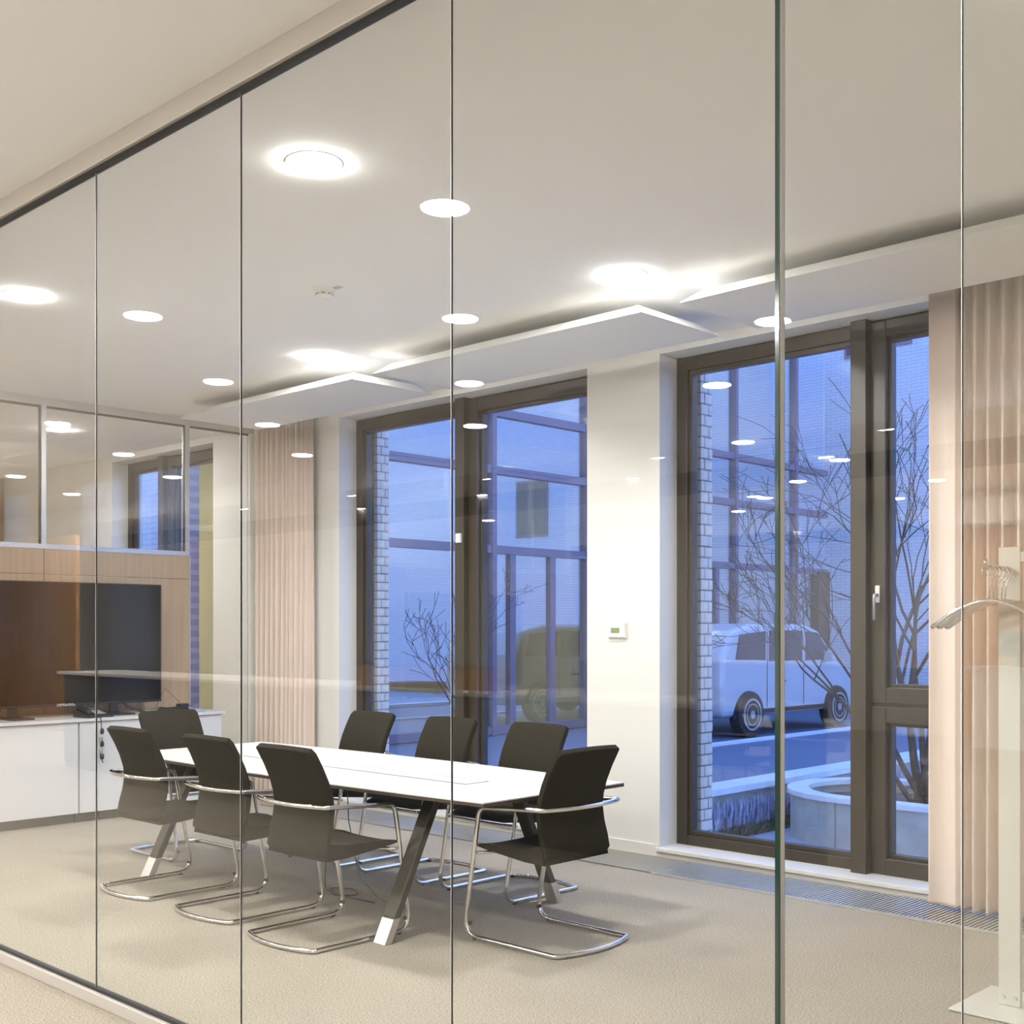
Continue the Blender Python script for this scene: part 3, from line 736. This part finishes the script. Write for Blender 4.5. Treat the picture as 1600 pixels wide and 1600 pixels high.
bare_tree('bare_tree', (-10.6, 9.9, ZS), [((.10, 0, 1), 1.0, .02), ((.2, .2, 1), .9, .018)], 'small leafless tree beside the street in front of the glass building', 23, depth=4)
# parked car
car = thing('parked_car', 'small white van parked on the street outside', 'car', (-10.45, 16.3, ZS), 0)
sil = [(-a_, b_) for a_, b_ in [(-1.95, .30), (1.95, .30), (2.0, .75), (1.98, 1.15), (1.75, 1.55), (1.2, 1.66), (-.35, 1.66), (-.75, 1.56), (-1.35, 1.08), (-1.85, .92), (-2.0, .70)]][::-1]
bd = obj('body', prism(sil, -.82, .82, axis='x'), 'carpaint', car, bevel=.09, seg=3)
for s in (-1, 1):
    e = .824 * s
    def side(pts, nm, m, off=.006):
        pts = [(-p, q) for p, q in pts][::-1]
        return obj(nm, prism(pts, min(e, e + s * off), max(e, e + s * off), axis='x'), m, car, bevel=.0)
    side([(-1.18, 1.10), (-.30, 1.10), (-.30, 1.55), (-.66, 1.52)], 'side_window', 'carglass'); side([(-.20, 1.10), (.75, 1.10), (.75, 1.56), (-.20, 1.56)], 'side_window', 'carglass'); side([(.85, 1.12), (1.65, 1.14), (1.55, 1.5), (.85, 1.55)], 'side_window', 'carglass')
    side([(-1.15, .34), (1.15, .34), (1.15, .40), (-1.15, .40)], 'side_sill', 'tyre', .01); side([(.30, .78), (.48, .78), (.48, .81), (.30, .81)], 'door_handle', 'tyre', .02)
    side([(-.255, .42), (-.245, .42), (-.245, 1.10), (-.255, 1.10)], 'door_seam', 'tyre', .003); side([(.795, .42), (.805, .42), (.805, 1.55), (.795, 1.55)], 'door_seam', 'tyre', .003)
    for yy in (-1.25, 1.30):
        side([(yy + .40 * math.cos(PI * k / 10), .28 + .40 * math.sin(PI * k / 10)) for k in range(11)], 'wheel_arch', 'tyre', .004)
        yy = -yy; wl = obj('wheel', cyl((s * .70 if s > 0 else s * .88, yy, .335), .335, .18, 28, axis='x'), 'tyre', car, bevel=.02)
        x = s * .885
        for rr, ww in ((.235, .03), (.16, .015), (.06, .06)):
            bm = bmesh.new(); n = 28
            ro, ri = rr, max(0.001, rr - ww); V = [[bm.verts.new((x + s * dx, yy + q * math.cos(2 * PI * k / n), .335 + q * math.sin(2 * PI * k / n))) for k in range(n)] for q, dx in ((ro, 0), (ro, .012), (ri, .012), (ri, 0))]
            for a, b in zip(V, V[1:] + V[:1]):
                for k in range(n): bm.faces.new((a[k], a[(k + 1) % n], b[(k + 1) % n], b[k]))
            bmesh.ops.recalc_face_normals(bm, faces=bm.faces); obj('rim_ring', bm, 'alu', wl)
    obj('mirror', box(s * .82 if s > 0 else s * 1.0, s * 1.0 if s > 0 else s * .82, .85, .95, 1.08, 1.24), 'carpaint', car, bevel=.02)
obj('windscreen', prism([(1.33, 1.16), (.80, 1.56), (.82, 1.545), (1.30, 1.14)], -.70, .70, axis='x'), 'carglass', car)
for s in (-1, 1): obj('headlamp', box(s * .62 - .12, s * .62 + .12, 1.93, 2.01, .70, .84), 'alu', car, bevel=.02)
# glass wing across the courtyard
XF = -12.5
wg = thing('glass_building', 'office wing with a tall mullioned glass front across the courtyard', 'building', (XF, 15, ZG))
my = [8.3 + 2.14 * k for k in range(7)] + [22.4]; hz = [-.45, .02, 2.70, 3.88, 4.74, 8.2]
def WB(nm, x0, x1, y0, y1, z0, z1, m, p=None): return obj(nm, box(x0 - XF, x1 - XF, y0 - 15, y1 - 15, z0 - ZG, z1 - ZG), m, wg if p is None else p)
for y in my[:-1]: WB('mullion', XF - .12, XF + .06, y - .045, y + .045, ZG, 8.2, 'facade')
for z in hz[1:]: WB('rail', XF - .10, XF + .04, 8.3, 22.4, z - .06, z + .06, 'facade')
WB('corner_column', XF - .35, XF + .08, 21.95, 22.4, ZG, 2.7, 'edge_dark')
for a, b in zip(my, my[1:]):
    for c, d in zip(hz[1:], hz[2:]): WB('pane', XF - .03, XF - .018, a + .045, b - .045, c + .06, d - .06, 'fglass')
    WB('kick_panel', XF - .06, XF, a + .045, b - .045, ZG, -.04, 'facade')
for y in (13.0, 13.9, 17.6, 18.4): WB('door_stile', XF - .07, XF + .03, y - .06, y + .06, ZG, 2.7, 'facade')
WB('floor_slab', XF - 5, XF - .12, 8.3, 22.4, 4.35, 4.8, 'inside'); WB('ground_slab', XF - 5, XF - .12, 8.3, 22.4, -.3, -.02, 'inside')
WB('rear_wall', XF - 5.2, XF - 5, 8.3, 22.4, ZG, 8.4, 'inside'); WB('roof', XF - 5.4, XF + .3, 8.1, 22.6, 8.2, 8.6, 'facade')
for y in (8.3, 13.6, 18.4, 22.2): WB('cross_wall', XF - 5, XF - 1.2, y - .1, y + .1, -.02, 8.2, 'brickwall' if y < 9 else 'inside')
for y in (10.5, 12.2, 15.0, 17.0, 20.2): 
    for z in (4.33, 8.1): obj('ceiling_lamp', cyl((-2.4, y - 15, z - ZG), .35, .02, 20), 'lampwing', wg)
# white brick block beyond
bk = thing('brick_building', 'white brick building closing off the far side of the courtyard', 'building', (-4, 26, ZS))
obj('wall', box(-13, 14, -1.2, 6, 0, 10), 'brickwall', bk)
for x, z, ww, hh in ((-9.0, 7.7, .75, .42), (-8.0, 7.8, .45, .42), (-10.6, .3, 1.5, 2.2), (-2.0, 4.2, 1.2, 1.6), (2.0, 4.2, 1.2, 1.6)):
    f = obj('window', box(x - ww / 2, x + ww / 2, -1.24, -1.15, z, z + hh), 'facade', bk); obj('window_pane', box(x - ww / 2 + .06, x + ww / 2 - .06, -1.25, -1.23, z + .06, z + hh - .06), 'carglass', f)

# ================================================================== OPEN OFFICE BEHIND THE CAMERA (seen mirrored in the glass)
rc = thing('reception_counter', 'long grey office counter with a pale top, mirrored in the glass partition', 'counter', (-8.2, -1.75, 0))
obj('countertop', box(-4.55, 4.5, -.36, .36, 1.02, 1.05), 'counter_top', rc, bevel=.003)
for k in range(7):
    a = -4.5 + k * 1.285; obj('front_panel', box(a + .005, a + 1.28, .28, .30, .06, 1.02), 'counter_grey', rc)
obj('carcass', box(-4.5, 4.45, -.32, .28, 0, 1.02), 'counter_grey', rc)
pb = thing('plant_box', 'long low wooden plant box on the grey counter', 'plant box', (-7.05, -1.75, 1.05))
obj('box', boxes((-.75, .75, -.12, .12, 0, .02), (-.75, .75, -.12, -.10, .02, .16), (-.75, .75, .10, .12, .02, .16), (-.75, -.73, -.10, .10, .02, .16), (.73, .75, -.10, .10, .02, .16)), 'oak', pb)
bm = bmesh.new(); rnd = random.Random(9)
for _ in range(700):
    x, y = rnd.uniform(-.72, .72), rnd.uniform(-.09, .09); h = rnd.uniform(.12, .22); bm.faces.new([bm.verts.new(p) for p in ((x - .008, y, .03), (x + .008, y, .03), (x + rnd.uniform(-.03, .03), y + rnd.uniform(-.03, .03), h))])
tag(obj('grass', bm, 'green', pb), kind='stuff')
# wood-clad core
wc = thing('wood_core', 'wood-panelled core in the open office', 'wall panel', (-20.3, -3.6, 0))
for k in range(6): obj('wood_panel', box(-3.55 + k * 1.185, -3.55 + (k + 1) * 1.185 - .008, -.03, .03, 0, 2.9), 'oak', wc)
# far wood wall with white bulkhead
fw_ = thing('wood_wall', 'orange wood wall panelling at the far end of the open office', 'wall panel', (-2, YB, 0))
for k in range(8): obj('wood_panel', box(-5.1 + k * 1.6, -5.1 + (k + 1) * 1.6 - .01, 0, .10, 0, 2.92), 'oak', fw_)
obj('bulkhead', box(-5.2, 7.9, 0, .6, 2.95, 3.3), 'wall', fw_)
fc = thing('white_counter', 'white counter in front of the orange wood wall', 'counter', (-2.5, YB + 1.2, 0))
obj('top', box(-4, 6, -.35, .35, 1.0, 1.04), 'counter_top', fc); obj('body', box(-3.9, 5.9, -.3, .28, 0, 1.0), 'wall', fc)
mn = thing('monitor', 'dark computer monitor on the white counter', 'monitor', (-5.9, YB + 1.2, 1.04))
obj('stand', cyl((0, 0, 0), .11, .012, 20), 'tv_body', mn); obj('neck', box(-.025, .025, -.02, .02, .012, .16), 'tv_body', mn); obj('screen', box(-.27, .27, -.015, .02, .12, .45), 'tv_body', mn, bevel=.005)
pf = thing('framed_poster', 'white framed poster leaning on the orange wood wall', 'picture', (-5.0, YB + .13, 1.25))
obj('poster_frame', box(-.35, .35, 0, .03, 0, 1.0), 'white_plastic', pf); 
for k, m in enumerate(('lcd', 'oak', 'green')): obj('picture', box(-.22, .22, .03, .034, .08 + .3 * k, .30 + .3 * k), m, pf)
